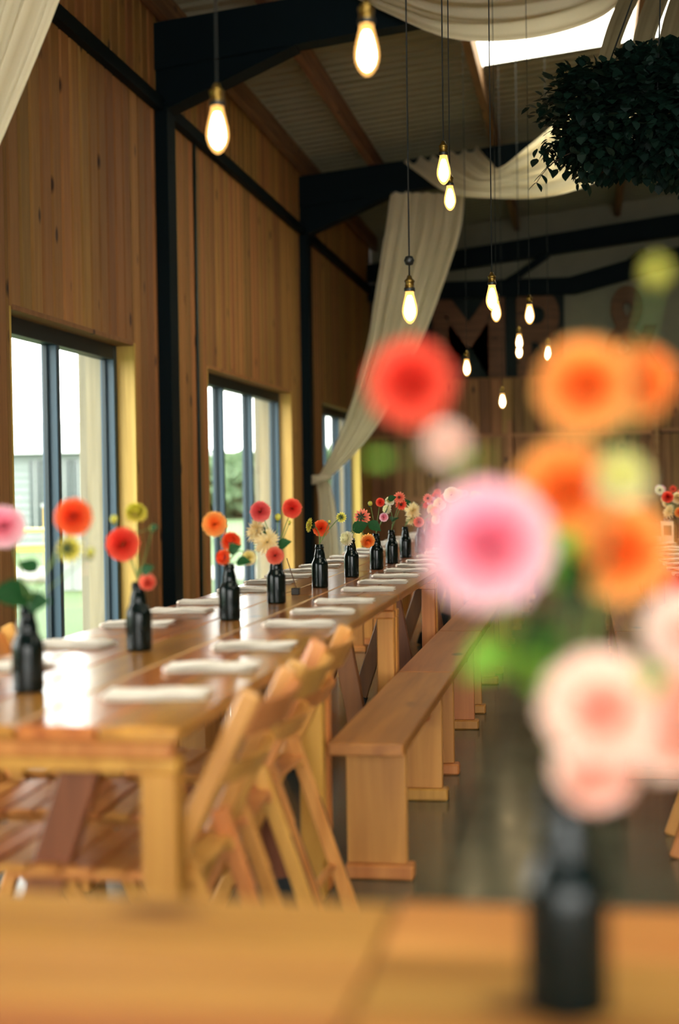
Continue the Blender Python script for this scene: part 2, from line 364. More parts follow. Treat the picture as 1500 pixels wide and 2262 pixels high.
# far wall: boarded lower part with a ledge, rendered upper part
ZL = 2.77
m = MB(); m.box(XL, XR, YF, YF+0.3, 0, 5.7); wf = struct(m.build('wall_far', 'render_wall'))
MB().box(XL, XR, YF-0.17, YF, 0, ZL-0.03).build('boarding_core', 'backing', wf)
FB = 0.165
def fb(z0, z1):
    c = 0.006; g = 0.004; th = 0.03
    return MB().prism([(g, 0.0), (FB-g, 0.0), (FB-g, -th+c), (FB-g-c, -th), (g+c, -th), (g, -th+c)], 2, z0, z1).mesh('plank', 'far_board')
fl_, fu_ = fb(0.0, 1.885), fb(1.925, ZL-0.03)
x = XL
while x < 3.4:
    obj('plank', fl_, wf, (x, YF-0.17, 0)); obj('plank', fu_, wf, (x, YF-0.17, 0)); x += FB
MB().box(x, XR, YF-0.2, YF-0.17, 0, ZL-0.03).build('side_boarding', 'far_board', wf)
MB().cbox(XL, XR, YF-0.21, YF, ZL-0.03, ZL).build('ledge', 'far_board', wf)
for xa, xb, z in ((XL, -1.13, 1.905), (-1.07, 0.98, 1.905), (1.1, 3.4, 1.93)):
    MB().cbox(xa, xb, YF-0.235, YF-0.2, z-0.025, z+0.025).build('rail', 'rail_wood', wf)
for xx, z1 in ((-1.10, 2.12), (1.04, 2.45)):
    MB().cbox(xx-0.035, xx+0.035, YF-0.25, YF-0.2, 0, z1).build('door_post', 'rail_wood', wf)
MB().cbox(XL, 3.4, YF-0.225, YF-0.2, 0.93, 0.99).build('rail', 'rail_wood', wf)
MB().box(XL, -0.28, YF-0.03, YF, ZL, 4.1).build('dark_void_sheet', 'dark_void_sheet', wf)  # flat dark sheet painting in an open void behind the letters
m = MB(); m.box(XR, XR+0.3, YN, YF+0.3, 0, ZE); struct(m.build('wall_right', 'wall_board'))
# near gable behind the camera, its unseen doorway left open and sized for the daylight let in
m = MB(); m.box(XL, -1.9, YN-0.3, YN, 0, 5.7); m.box(5.2, XR, YN-0.3, YN, 0, 5.7); m.box(-1.9, 5.2, YN-0.3, YN, 2.75, 5.7); struct(m.build('wall_near', 'wall_board'))
# roof: corrugated sheets over purlins, translucent sheets let in
XRID = 3.2
def rz(x): return ZE + 0.1*((x-XL) if x <= XRID else (2*XRID-XL-x))
SKY = [(0.3, 2.9), (5.45, 8.2), (10.95, 13.75)]  # nearest range added out of view to light the foreground; middle one unused
SX = [(-0.93, 1.9), (4.5, 7.33)]  # second range is unseen, added on the right slope to light that side
def sheet(y0, y1, x0, x1, mb):
    y = y0; pr = []
    while y < y1-1e-6:
        for dy, dz in ((0, 0), (0.07, 0), (0.10, 0.03), (0.17, 0.03)):
            if y+dy < y1: pr.append((y+dy, dz))
        y += 0.2
    pr.append((y1, 0))
    vs = []; fs = []
    for yy, dz in pr: vs += [(x0, yy, rz(x0)+dz), (x1, yy, rz(x1)+dz)]
    for i in range(len(pr)-1): fs.append((2*i, 2*i+2, 2*i+3, 2*i+1))
    n = len(vs)
    vs += [(a, b, c+0.04) for a, b, c in vs]; fs += [tuple(q+n for q in f[::-1]) for f in fs]
    mb.add(vs, fs)
def has_sky(i, a): return a != SKY[1][0]
m = MB(); xs = [XL-0.4, SX[0][0], SX[0][1], XRID, SX[1][0], SX[1][1], XR+0.4]
for i in range(6):
    if i in (1, 4):
        y = YN-0.3
        for a, b in SKY:
            if has_sky(i, a): sheet(y, a, xs[i], xs[i+1], m); y = b
        sheet(y, YF+0.3, xs[i], xs[i+1], m)
    else: sheet(YN-0.3, YF+0.3, xs[i], xs[i+1], m)
ce = struct(m.build('ceiling', 'roof_sheet'))
for i in (1, 4):
    for a, b in SKY:
        if not has_sky(i, a): continue
        k = MB()
        vs = [(xs[i], a, rz(xs[i])+.012), (xs[i+1], a, rz(xs[i+1])+.012), (xs[i+1], b, rz(xs[i+1])+.012), (xs[i], b, rz(xs[i])+.012)]
        k.add(vs, [(0, 1, 2, 3)]).build('skylight_sheet', 'skylight_sheet', ce)
for px in (-3.12, -2.36, -0.96, 0.52, 1.94, 3.2, 4.4, 5.7, 7.2, 8.6):
    z = rz(px) - 0.005
    MB().cbox(px-0.04, px+0.04, YN, YF, z-0.2, z-0.002).build('purlin', 'purlin_wood', ce)
# steel rail along the left wall and conduit
tag(MB().cbox(XL, XL+0.07, 5.2, YF, 4.065, 4.165).build('steel_rail', 'steel'), 'dark steel rail running the length of the boarded left wall under the eaves', 'rail')
tag(MB().tube([(XL+0.014, 11.56, 0.0), (XL+0.014, 11.56, 4.06)], 0.014, 8).build('wall_conduit', 'conduit'), 'thin dark vertical conduit on the boards between column and second window', 'conduit')

# steel portal frames
def portal(y, label):
    t = thing('portal_frame', label, 'frame', (XL, y, 0), 0, 'steel portal frames')
    P = lambda x, z: (x-XL, z)
    MB().cbox(0, 0.10, -0.11, 0.11, 0, 4.12).build('column', 'steel', t)
    rb = lambda x: 4.50 + 0.108*(x+2.1)
    MB().prism([P(XL, 4.06), P(XL+0.1, 4.08), P(-2.1, rb(-2.1)), P(-2.1, rb(-2.1)+0.1), P(XL, rb(XL)+0.2)], 1, -0.06, 0.06).build('haunch', 'steel', t)
    MB().prism([P(XL, rb(XL)), P(XRID, rb(XRID)-0.0), P(XRID, rz(XRID)-0.215), P(XL, rz(XL)-0.215)], 1, -0.09, 0.09).build('rafter', 'steel', t)
    MB().prism([P(XRID, rb(XRID)), P(XR, rb(XL)), P(XR, rz(XR)-0.215), P(XRID, rz(XRID)-0.215)], 1, -0.09, 0.09).build('rafter', 'steel', t)
    MB().prism([P(XL, 4.055), P(XL+0.1, 4.072), P(-2.1, rb(-2.1)-0.012), P(-2.1, rb(-2.1)), P(XL+0.1, 4.085), P(XL, 4.068)], 1, -0.11, 0.11).build('haunch_flange', 'steel', t)
    MB().cbox(XR-XL-0.1, XR-XL, -0.11, 0.11, 0, 4.7).build('column', 'steel', t)
    return t
portal(5.0, 'dark steel portal frame nearest the camera, beside the first curtain')
portal(10.6, 'dark steel portal frame between the two tall windows')
portal(16.15, 'dark steel portal frame where the long white curtain is tied')
t = thing('gable_truss', 'dark steel truss in front of the far gable above the big letters', 'truss', (XL, YF-0.33, 0))
P = lambda x, z: (x-XL, z)
MB().prism([P(XL, 4.23), P(XRID, 4.95), P(XRID, 5.27), P(XL, 4.5)], 1, -0.08, 0.08).build('top_chord', 'steel', t)
MB().prism([P(XL, 3.95), P(-0.1, 3.95), P(1.39, 4.3), P(XRID, 4.72), P(XRID, 4.95), P(1.0, 4.5), P(-0.2, 4.2), P(XL, 4.2)], 1, -0.06, 0.06).build('bottom_chord', 'steel', t)
for xa, xb in ((-2.4, -1.8), (-1.2, -0.5), (0.3, 0.9)):
    MB().bar((xa-XL, 0, 4.1), (xb-XL, 0, 4.55), 0.06, 0.1).build('web_brace', 'steel', t)

# ------------------------------------------------------------------ outside
struct(MB().box(-90, XL-0.36, -40, 140, -0.3, -0.1).build('lawn', 'lawn'))
struct(MB().box(-20, -4.2, 19.2, 22.4, -0.1, -0.085).build('garden_path', 'path'))
hs = thing('house', 'pale clapboard house with white roof and flue seen through first window', 'house', (-13.0, 30.0, -0.1))
MB().box(-4.5, 3.5, 0.0, 5.0, 0, 2.1).build('wall', 'clapboard', hs)
cb = MB().prism([(-0.035, 0.0), (0.0, 0.0), (0.0, 0.17), (-0.012, 0.17)], 0, 0, 8.0).mesh('clapboard', 'clapboard')
for k in range(12): obj('clapboard', cb, hs, (-4.5, -0.002, 0.03+k*0.172))
MB().prism([(-0.25, 2.1), (5.2, 2.1), (2.5, 2.9)], 0, -4.7, 3.7).build('roof', 'white_paint', hs)
fl = MB().tube([(2.05, 1.2, 2.4), (2.05, 1.2, 4.15)], 0.14, 14).build('flue_pipe', 'flue', hs)
MB().lathe([(0.3, 0), (0.26, 0.1), (0.14, 0.13)], 16, (2.05, 1.2, 2.48)).build('flashing', 'house_window', fl)
for k in range(4):
    wn = MB().cbox(0.85+k*0.34, 1.13+k*0.34, -0.07, 0.0, 0.4, 1.95).build('window', 'house_window', hs)
    MB().cbox(0.97+k*0.34, 1.0+k*0.34, -0.09, -0.06, 0.4, 1.95).build('glazing_bar', 'white_paint', wn)
pt = thing('picnic_table', 'weathered wooden picnic table on the lawn outside first window', 'table', (-7.6, 19.4, -0.1), 0.4)
for k in range(5): MB().cbox(-0.8, 0.8, -0.36+k*0.146, -0.22+k*0.146, 0.70, 0.74).build('top_board', 'reveal_wood', pt)
for sx in (-0.6, 0.6):
    MB().bar((sx, -0.2, 0.7), (sx, -0.6, 0), 0.09, 0.05, (1,0,0)).build('leg', 'reveal_wood', pt); MB().bar((sx, 0.2, 0.7), (sx, 0.6, 0), 0.09, 0.05, (1,0,0)).build('leg', 'reveal_wood', pt)
    MB().bar((sx+0.05, -0.75, 0.4), (sx+0.05, 0.75, 0.4), 0.09, 0.04, (0,0,1)).build('cross_bar', 'reveal_wood', pt)
for sy in (-0.66, 0.66): MB().cbox(-0.8, 0.8, sy-0.13, sy+0.13, 0.44, 0.48).build('seat_board', 'reveal_wood', pt)
gp = thing('gate_post', 'short pale timber post on the lawn behind the picnic table', 'post', (-8.95, 22.9, -0.1))
MB().cbox(-0.08, 0.08, -0.08, 0.08, 0, 1.0).build('shaft', 'reveal_wood', gp); MB().cbox(-0.11, 0.11, -0.11, 0.11, 1.0, 1.06).build('cap', 'white_paint', gp)
pl = thing('planter_box', 'white slatted planter box on the lawn outside first window', 'planter', (-6.35, 17.6, -0.1), 0.2)
for k in range(4):
    MB().cbox(-0.33+k*0.165, -0.175+k*0.165, -0.3, -0.27, 0, 0.85).build('slat', 'white_paint', pl); MB().cbox(-0.33+k*0.165, -0.175+k*0.165, 0.27, 0.3, 0, 0.85).build('slat', 'white_paint', pl)
MB().cbox(-0.36, 0.36, -0.33, 0.33, 0.85, 0.89).build('rim', 'white_paint', pl)
def bush(x, y, rx, rz_, label):
    t = thing('garden_tree', label, 'tree', (x, y, -0.1), 0, 'trees beyond the lawn')
    MB().tube([(0, 0, 0), (0.1, 0, rz_*0.5), (0, 0.1, rz_)], [0.16, 0.12, 0.05], 8).build('trunk', 'brace_wood', t)
    m = MB()
    for _ in range(1500):
        d = Vector((random.gauss(0,1), random.gauss(0,1), random.gauss(0,1))).normalized()*(random.random()**0.33)
        p = Vector((d.x*rx, d.y*rx, rz_*1.02 + d.z*rz_*0.95)); a = Vector((random.gauss(0,1), random.gauss(0,1), random.gauss(0,1))).normalized(); b = a.orthogonal().normalized()
        s = 0.2*rx/1.5
        m.add([p-a*s, p-b*s*0.6, p+a*s, p+b*s*0.6], [(0,1,2,3)])
    o = m.build('crown', 'hazy_leaf', t); o['kind'] = 'stuff'
bush(-15.2, 58, 3.6, 1.35, 'leafy pale green tree through second window, left of its middle')
bush(-7.4, 57, 4.0, 1.5, 'leafy pale green tree through second window, right of its middle')
bush(-23.0, 62, 3.6, 1.3, 'leafy pale green tree half behind the mullion of second window')

# ------------------------------------------------------------------ furniture
XT = -1.14      # centre line of the long left row
def make_table():
    t = thing('trestle_table', '', 'table', group='trestle tables in long rows')
    pm = MB().cbox(-0.0775, 0.0775, -0.778, 0.778, 0.722, 0.75, 0.004).mesh('plank', 'table_plank')
    for k in range(5): obj('plank', pm, t, ((k-2)*0.1605, 0, 0))
    for s in (-1, 1):
        MB().cbox(-0.385, 0.385, s*0.752-0.018, s*0.752+0.018, 0.69, 0.722).build('end_batten', 'table_frame', t)
        MB().cbox(-0.39, 0.39, s*0.735-0.03, s*0.735+0.03, 0.662, 0.69).build('top_rail', 'table_frame', t)
        for q in (-1, 1): MB().cbox(q*0.354-0.034, q*0.354+0.034, s*0.735-0.03, s*0.735+0.03, 0, 0.662).build('leg', 'table_frame', t)
        if s < 0: p0, p1 = (0.16, -0.60, 0.67), (-0.07, -0.60, 0.0)
        else: p0, p1 = (0.18, 0.62, 0.67), (0.30, 0.62, 0.0)
        st = MB().bar(p0, p1, 0.04, 0.075, (0,1,0)).build('folding_strut', 'brace_wood', t)
        p0 = Vector(p0); p1 = Vector(p1); d = (p1-p0).normalized()
        MB().bar(p1-d*0.09, p1+d*0.002, 0.046, 0.082, (0,1,0)).build('rubber_foot', 'rubber', st)
    MB().cbox(-0.03, 0.03, -0.7, 0.7, 0.67, 0.715).build('spine', 'brace_wood', t)
    return t
L_ = 1.56; Y0 = 2.51
tab = make_table(); tabk = tree(tab); first = True
def place(src, ks, flag, loc, rz_, label):
    if flag: src.location = loc; src.rotation_euler = (0, 0, rz_); src['label'] = label; return src
    return dup(src, ks, loc, rz_, label)
for i in range(8):
    place(tab, tabk, i == 0, (XT, Y0+L_*(i+0.5), 0), 0, '%s wooden trestle table from the near end of the long window-side row' % ORD[i].capitalize())
for i in range(1, 8):
    dup(tab, tabk, (0.775, Y0+L_*(i+0.5), 0), 0, '%s wooden trestle table from the near end of the right-hand row' % ORD[i-1].capitalize())
f1 = dup(tab, tabk, (-0.98, 1.075, 0), math.pi/2, 'blurred foreground table in front of camera, left of the table joint')
f2 = dup(tab, tabk, (0.58, 1.085, 0), math.pi/2, 'blurred foreground table in front of camera carrying the big bouquet')
for f_ in (f1, f2):
    for c in kids(f_):
        if c.name.startswith('plank'): c.material_slots[0].link = 'OBJECT'; c.material_slots[0].material = MATS['table_plank_matte']

def make_bench():
    t = thing('bench', '', 'bench', group='plank benches beside the tables')
    MB().cbox(-0.11, 0.11, -0.777, 0.777, 0.412, 0.45, 0.004).build('seat', 'bench_wood', t)
    for s in (-1, 1):
        MB().cbox(-0.095, 0.088, s*0.54-0.017, s*0.54+0.017, 0.045, 0.412).build('end_panel', 'bench_panel', t)
        MB().cbox(-0.10, 0.108, s*0.54-0.035, s*0.54+0.035, 0, 0.045, 0.006).build('foot', 'bench_panel', t)
    MB().cbox(-0.02, 0.02, -0.523, 0.523, 0.30, 0.412).build('stretcher', 'bench_wood', t)
    MB().cbox(-0.10, 0.10, -0.03, 0.03, 0.39, 0.412).build('seat_batten', 'bench_wood', t)
    return t
ben = make_bench(); benk = tree(ben)
n = 0
for i in range(1, 8):
    y = 4.01 + L_*(i-0.5)
    place(ben, benk, n == 0, (-0.63, y, 0), 0, '%s plank bench from the front on the aisle side of the window-side row' % ORD[i-1].capitalize()); n += 1
    dup(ben, benk, (-1.66, y, 0), 0, '%s plank bench from the front between the tables and the windows' % ORD[i-1].capitalize())
    if i > 1: dup(ben, benk, (0.247, y, 0), 0, '%s plank bench from the front on the aisle side of the right-hand row' % ORD[i-2].capitalize())

def make_chair():
    t = thing('folding_chair', '', 'chair', group='wooden folding chairs')
    top, foot = Vector((-0.19, 0, 0.80)), Vector((0.20, 0, 0.0))
    up = lambda z: top + (foot-top)*((0.80-z)/0.80)
    for s in (-1, 1):
        y = s*0.176
        MB().bar((foot.x, y, 0.0), (top.x, y, 0.80), 0.026, 0.042, (0,1,0), 0.006).build('upright', 'chair_wood', t)
        a = up(0.50); lg = MB().bar((a.x+0.01, s*0.149, 0.50), (-0.205, s*0.149, 0.0), 0.024, 0.04, (0,1,0), 0.006).build('rear_leg', 'chair_wood', t)
        b0 = Vector((a.x+0.01, 0, 0.50)); d = (Vector((-0.205, 0, 0)) - b0)
        nrm = Vector((d.z, 0, -d.x)).normalized()
        if nrm.x > 0: nrm = -nrm
        q0 = b0 + d*0.35 + nrm*0.0205; q1 = b0 + d*0.8 + nrm*0.0205
        MB().bar((q0.x, s*0.149, q0.z), (q1.x, s*0.149, q1.z), 0.007, 0.002, (0,1,0), 0.0004).build('slot', 'rubber', lg)
        MB().cbox(-0.07, 0.33, s*0.128-0.012, s*0.128+0.012, 0.415, 0.437).build('seat_rail', 'chair_wood', t)
    sl = MB().cbox(-0.031, 0.031, -0.175, 0.175, 0.437, 0.453, 0.004).mesh('seat_slat', 'chair_wood')
    for k in range(6): obj('seat_slat', sl, t, (-0.035 + k*0.068, 0, -0.004*(5-k)*0.4))
    for z, h in ((0.745, 0.075), (0.64, 0.045)):
        c = up(z); m = MB(); vs = []; n_ = 10
        tl = (foot-top).normalized()
        for i in range(n_+1):
            yy = -0.175 + 0.35*i/n_; bul = -0.035*(1-(yy/0.175)**2) - 0.012
            for th in (0, -0.014):
                for zz in (-h/2, h/2):
                    vs.append((c.x + bul + th - tl.x*zz, yy, z - tl.z*zz))
        fs = []
        for i in range(n_):
            o_ = i*4; fs += [(o_, o_+1, o_+5, o_+4), (o_+2, o_+6, o_+7, o_+3), (o_+1, o_+3, o_+7, o_+5), (o_, o_+4, o_+6, o_+2)]
        fs += [(0, 2, 3, 1), (n_*4, n_*4+1, n_*4+3, n_*4+2)]
        m.add(vs, fs).build('back_slat', 'chair_wood', t)
    MB().tube([(-0.145, -0.149, 0.14), (-0.145, 0.149, 0.14)], 0.011, 10).build('stretcher', 'chair_wood', t)
    f = up(0.16); MB().tube([(f.x, -0.176, 0.16), (f.x, 0.176, 0.16)], 0.011, 10).build('stretcher', 'chair_wood', t)
    f = up(0.44); MB().tube([(f.x, -0.176, 0.425), (f.x, 0.176, 0.425)], 0.009, 10).build('pivot_rod', 'socket_brass', t)
    return t
ch = make_chair(); chk = tree(ch)
place(ch, chk, True, (-0.82, 2.81, 0), math.pi, 'pale wooden folding chair nearest the camera on the aisle side of the first table')
dup(ch, chk, (-0.83, 3.26, 0), math.pi+0.05, 'pale wooden folding chair, middle of three on the aisle side of the first table')
dup(ch, chk, (-0.85, 3.70, 0), math.pi-0.03, 'pale wooden folding chair next to the end of the first aisle bench')
dup(ch, chk, (-1.50, 2.83, 0), -0.05, 'pale wooden folding chair on the window side, nearest the camera')
dup(ch, chk, (-1.48, 3.28, 0), 0.04, 'pale wooden folding chair on the window side, middle of three')
dup(ch, chk, (-1.47, 3.72, 0), 0.0, 'pale wooden folding chair on the window side, farthest of three')
dup(ch, chk, (0.47, 4.72, 0), 0.0, 'pale wooden folding chair at the right-hand row, half behind the bouquet')

# ------------------------------------------------------------------ table settings
def napkin_mesh(seed):
    r = random.Random(seed); m = MB(); ph = [r.uniform(0, 6.28) for _ in range(4)]
    for lay in range(3):
        z0 = 0.75 + 0.0005 + lay*0.0045; x0 = -0.105+lay*0.004*r.uniform(-1, 1.5); x1 = 0.105 - lay*0.005*r.uniform(-0.5, 1.5); y0, y1 = -0.066+lay*0.003, 0.066-lay*0.004
        def top(u, v, z0=z0, x0=x0, x1=x1, y0=y0, y1=y1, dz=0.0042):
            x = x0+(x1-x0)*u + 0.004*math.sin(7*v+ph[0]); y = y0+(y1-y0)*v + 0.005*math.sin(5*u+ph[1])
            rr = 0.002*math.sin(9*u+ph[2]) + 0.0015*math.sin(14*v+ph[3]); e = min(u, 1-u, v, 1-v)
            return (x, y, z0 + dz + max(rr, -0.001)*(lay/2) - (0.003 if e < 0.02 else 0))
        m.grid(top, 14, 8); m.grid(lambda u, v: (lambda p: (p[0], p[1], z0))(top(1-u, v)), 14, 8)
    # rolled hem on one end
    m.tube([(-0.105, -0.06+0.012*k, 0.757+0.001*math.sin(k)) for k in range(11)], 0.0065, 8)
    return m.mesh('cloth', 'napkin')
NAPM = [napkin_mesh(s) for s in range(4)]
sp = MB()
for k in range(7):
    a = -0.03 + 0.011*k; s = 0.006
    sp.add([(a, 0, .7655), (a+s, 0.004+s*(1 if k % 2 else -1.6), .766), (a+2.2*s, 0.012*(1 if k % 2 else -1), .7655), (a+s*1.2, -0.001, .7658)], [(0, 1, 2, 3)])
SPM = sp.mesh('sprig', 'sprig')
def napkin(x, y, rz_, label, group):
    t = thing('napkin', label, 'napkin', (x, y, 0), rz_, group)
    obj('folded_cloth', NAPM[random.randrange(4)], t); obj('printed_sprig', SPM, t)
NY = [2.89, 3.33, 3.78, 4.40, 4.83, 5.27, 5.86, 6.30, 6.715, 7.15, 7.55, 8.0, 8.55, 9.0, 9.45, 10.0, 10.5, 10.9, 11.5, 12.0, 12.4]
for i, y in enumerate(NY):
    napkin(-0.895, y, random.uniform(-.06, .06) + (0.04 if i else 0.08), '%s folded white napkin from the front on the aisle side of the window-side row' % ORD[i].capitalize(), 'napkins on the window-side row')
for i, y in enumerate(NY[1:]):
    napkin(-1.42, y+random.uniform(-.03, .05), random.uniform(-.08, .08), '%s folded white napkin from the front on the window side of the window-side row' % ORD[i].capitalize(), 'napkins on the window-side row')
for i, y in enumerate([6.75, 7.15, 7.55, 7.95, 8.5, 8.95, 9.4, 10.0, 10.5, 11.0]):
    napkin(0.50, y, random.uniform(-.06, .06), '%s folded white napkin from the front on the aisle side of the right-hand row' % ORD[i].capitalize(), 'napkins on the right-hand row')

# bottles
PROF = [(0.0, 0.003), (0.022, 0.002), (0.027, 0.0), (0.0300, 0.003), (0.0307, 0.008), (0.0307, 0.090), (0.0300, 0.097), (0.0275, 0.105), (0.0240, 0.112), (0.0212, 0.119), (0.0200, 0.1235), (0.0203, 0.127), (0.0200, 0.132),
        (0.0183, 0.140), (0.0163, 0.149), (0.0150, 0.1555), (0.0153, 0.157), (0.0168, 0.1585), (0.0168, 0.1635), (0.0150, 0.165), (0.0150, 0.173), (0.0138, 0.174), (0.0112, 0.1735), (0.0108, 0.165), (0.0108, 0.14), (0.0, 0.14)]
bm_ = MB().lathe([(r*1.16, z*1.075) for r, z in PROF], 28).mesh('bottle', 'bottle_glass')
BL = [(-1.204,2.938),(-1.2,3.707),(-1.164,4.567),(-1.15,5.224),(-1.135,6.035),(-1.108,6.714),(-1.075,7.317),(-1.067,7.856),(-1.069,8.479),(-1.048,9.083)]
BL2 = [(-1.06, 9.7), (-1.08, 10.4), (-1.1, 11.1), (-1.09, 11.9), (-1.1, 12.7), (-1.1, 13.5)]
BR = [(0.603, 10.343), (0.66, 11.1), (0.70, 11.9), (0.70, 12.7)]
BF = (-0.02, 1.195)
BOT = []
for i, (x, y) in enumerate(BL+BL2):
    BOT.append((x, y, '%s bottle of the window-side row' % ORD[i])); tag(obj('bottle', bm_, None, (x, y, 0.75)), 'dark glass bottle used as a vase, %s from the near end of the window-side row' % ORD[i], 'bottle', 'bottle vases')
for i, (x, y) in enumerate(BR):
    BOT.append((x, y, '%s bottle of the right-hand row' % ORD[i])); tag(obj('bottle', bm_, None, (x, y, 0.75)), 'dark glass bottle used as a vase, %s from the front on the right-hand row' % ORD[i], 'bottle', 'bottle vases')
BOT.append((BF[0], BF[1], 'big blurred foreground bottle')); tag(obj('bottle', bm_, None, (BF[0], BF[1], 0.75)), 'big blurred dark glass bottle standing on the foreground table', 'bottle', 'bottle vases')

# flowers
def petal(mb, base, tip, nrm, wid, cup, t0, t1, point=0.0):
    base = Vector(base); tip = Vector(tip); ax = (tip-base); s = ax.cross(nrm).normalized(); n_ = s.cross(ax).normalized()
    mid = base + ax*0.62
    vs = [base - s*wid*0.3, base + s*wid*0.3, mid + s*wid + n_*cup, tip + s*wid*(0.45-point*0.45) + n_*cup*0.6, tip + ax*0.04, tip - s*wid*(0.45-point*0.45) + n_*cup*0.6, mid - s*wid + n_*cup, mid - n_*cup*0.2]
    fs = [(0, 1, 7), (1, 2, 7), (2, 3, 7), (3, 4, 7), (4, 5, 7), (5, 6, 7), (6, 0, 7)]
    mb.add(vs, fs, True, [t0, t0, (t0+t1)/2, t1, t1, t1, (t0+t1)/2, (t0+t1)/2])
GA = math.pi*(3-math.sqrt(5))
def ball_mesh(col):
    m = MB(); r = random.Random(hash(col) % 999); N_ = 150; zmin = -0.62
    for i in range(N_):
        z = 1 - (1-zmin)*(i+0.5)/N_; rr = math.sqrt(max(0, 1-z*z)); a = GA*i
        u = Vector((rr*math.cos(a), rr*math.sin(a), z)); pole = Vector((0, 0, 1)); t = (pole - u*u.dot(pole)); t = t.normalized() if t.length > 1e-4 else Vector((1, 0, 0))
        d = (u + t*(0.18 if z < 0.7 else 0.05)).normalized(); ln = 0.5*(0.94+0.1*r.random())*(0.9 if z > .85 else 1)
        tt = math.acos(max(-1, min(1, z)))/math.pi*1.35
        petal(m, u*0.14, d*ln, t, 0.085*(0.55+0.45*min(1, 2.2*(1-z)+0.25)), 0.03, max(0.02, tt*0.45), min(1, 0.12+tt))
    return m.mesh('bloom', 'petal_'+col)
def spiky_mesh(col):
    m = MB(); r = random.Random(5); N_ = 90
    for i in range(N_):
        z = 1 - 1.35*(i+0.5)/N_; rr = math.sqrt(max(0, 1-z*z)); a = GA*i + r.uniform(-.2, .2)
        u = Vector((rr*math.cos(a), rr*math.sin(a), z*0.75)).normalized(); pole = Vector((0, 0, 1)); t = (pole-u*u.dot(pole)); t = t.normalized() if t.length > 1e-4 else Vector((1, 0, 0))
        ln = 0.52*(0.6+0.55*r.random())*(0.75+0.35*(1-z))
        petal(m, u*0.06, u*min(ln, .62), t, 0.055, 0.028, 0.15, 0.4+0.6*r.random(), 0.9)
    return m.mesh('bloom', 'petal_'+col)
def open_mesh(col):
    m = MB(); r = random.Random(9)
    for ring, (n_, el, ln, wd) in enumerate(((14, 0.05, 0.5, 0.1), (13, 0.28, 0.44, 0.09), (11, 0.55, 0.34, 0.075), (8, 0.9, 0.22, 0.05))):
        for k in range(n_):
            a = 2*math.pi*(k+0.5*(ring % 2))/n_ + r.uniform(-.06, .06); e = el + r.uniform(-.05, .05)
            d = Vector((math.cos(a)*math.cos(e), math.sin(a)*math.cos(e), math.sin(e))); t = Vector((0, 0, 1)); t = (t-d*t.dot(d)).normalized()
            petal(m, d*0.06, d*ln, t, wd, 0.03, 0.1, 0.95-0.12*ring, 0.3)
    return m.mesh('bloom', 'petal_'+col)
CACHE = {}
def bloom_mesh(kind, col):
    if (kind, col) not in CACHE: CACHE[(kind, col)] = {'ball': ball_mesh, 'spiky': spiky_mesh, 'open': open_mesh}[kind](col)
    return CACHE[(kind, col)]
cm = MB()
for k in range(8):
    a = 2*math.pi*k/8; ca, sa = math.cos(a), math.sin(a)
    cm.add([(0.02*ca, 0.02*sa, -0.30), (0.17*math.cos(a-.32), 0.17*math.sin(a-.32), -0.30), (0.33*ca, 0.33*sa, -0.22), (0.17*math.cos(a+.32), 0.17*math.sin(a+.32), -0.30)], [(0, 1, 2, 3)])
cm.lathe([(0.0, -0.36), (0.08, -0.34), (0.12, -0.28), (0.1, -0.18)], 10); CALYX = cm.mesh('calyx', 'calyx')
DISC = MB().lathe([(0.13, 0.06), (0.12, 0.12), (0.07, 0.16), (0.0, 0.17)], 12).mesh('disc', 'disc_dark')
def leaf_mesh(mat):
    m = MB()
    def fn(u, v):
        wv = 0.36*math.sin(math.pi*min(1, u*1.02)**0.75)*(1+0.06*math.sin(u*40)); x = (v-0.5)*2
        return (wv*x, u, 0.12*abs(x)*wv*2 - 0.22*u*u)
    m.grid(fn, 12, 4); return m.mesh('leaf', mat)
LEAF = {'leaf': leaf_mesh('leaf'), 'leaf_fresh': leaf_mesh('leaf_fresh')}
budm = MB().lathe([(0, -0.5), (0.3, -0.42), (0.48, -0.1), (0.45, 0.2), (0.25, 0.45), (0, 0.5)], 12).mesh('bud', 'bud')
DIRS = {'c': (0.1, -1, 0.25), 'u': (0.15, -0.55, 0.8), 'a': (0.1, 1, -0.05), 'l': (-0.8, -0.6, 0.2), 'r': (0.8, -0.6, 0.2), 'd': (0.4, -0.7, -0.5)}
def bez(a, b, c, n=9): return [Vector(a)*(1-t)**2 + Vector(b)*2*t*(1-t) + Vector(c)*t*t for t in [i/n for i in range(n+1)]]
def stem_pts(bx, by, end, back):
    s0 = Vector((bx, by, 0.855)); s1 = Vector((bx, by, 0.94)); e = Vector(end); b = Vector(back)
    mid = s1*0.45 + e*0.55 + Vector((0, 0, 0.25*max(0.0, e.z-s1.z)))*0.4 + b*0.02
    if e.z < 0.99: mid = Vector(((s1.x+e.x)/2, (s1.y+e.y)/2, max(e.z, 0.95)+0.06))
    return [s0] + bez(s1, mid, e)
CNAME = {'red': 'red', 'redorange': 'orange-red', 'coral': 'coral', 'rose': 'rose-red', 'orange': 'orange', 'yellow': 'yellow', 'cream': 'pale yellow', 'ivory': 'ivory', 'white': 'white', 'pink': 'pink', 'blush': 'pale blush', 'peach': 'peach-pink', 'lime': 'pale lime-yellow'}
KNAME = {'ball': 'ball dahlia', 'spiky': 'shaggy dahlia', 'open': 'open dahlia'}
FNAME = {'c': '', 'u': 'tilted upward ', 'a': 'seen from behind ', 'l': 'turned left ', 'r': 'turned right ', 'd': 'drooping low '}
USED = {}
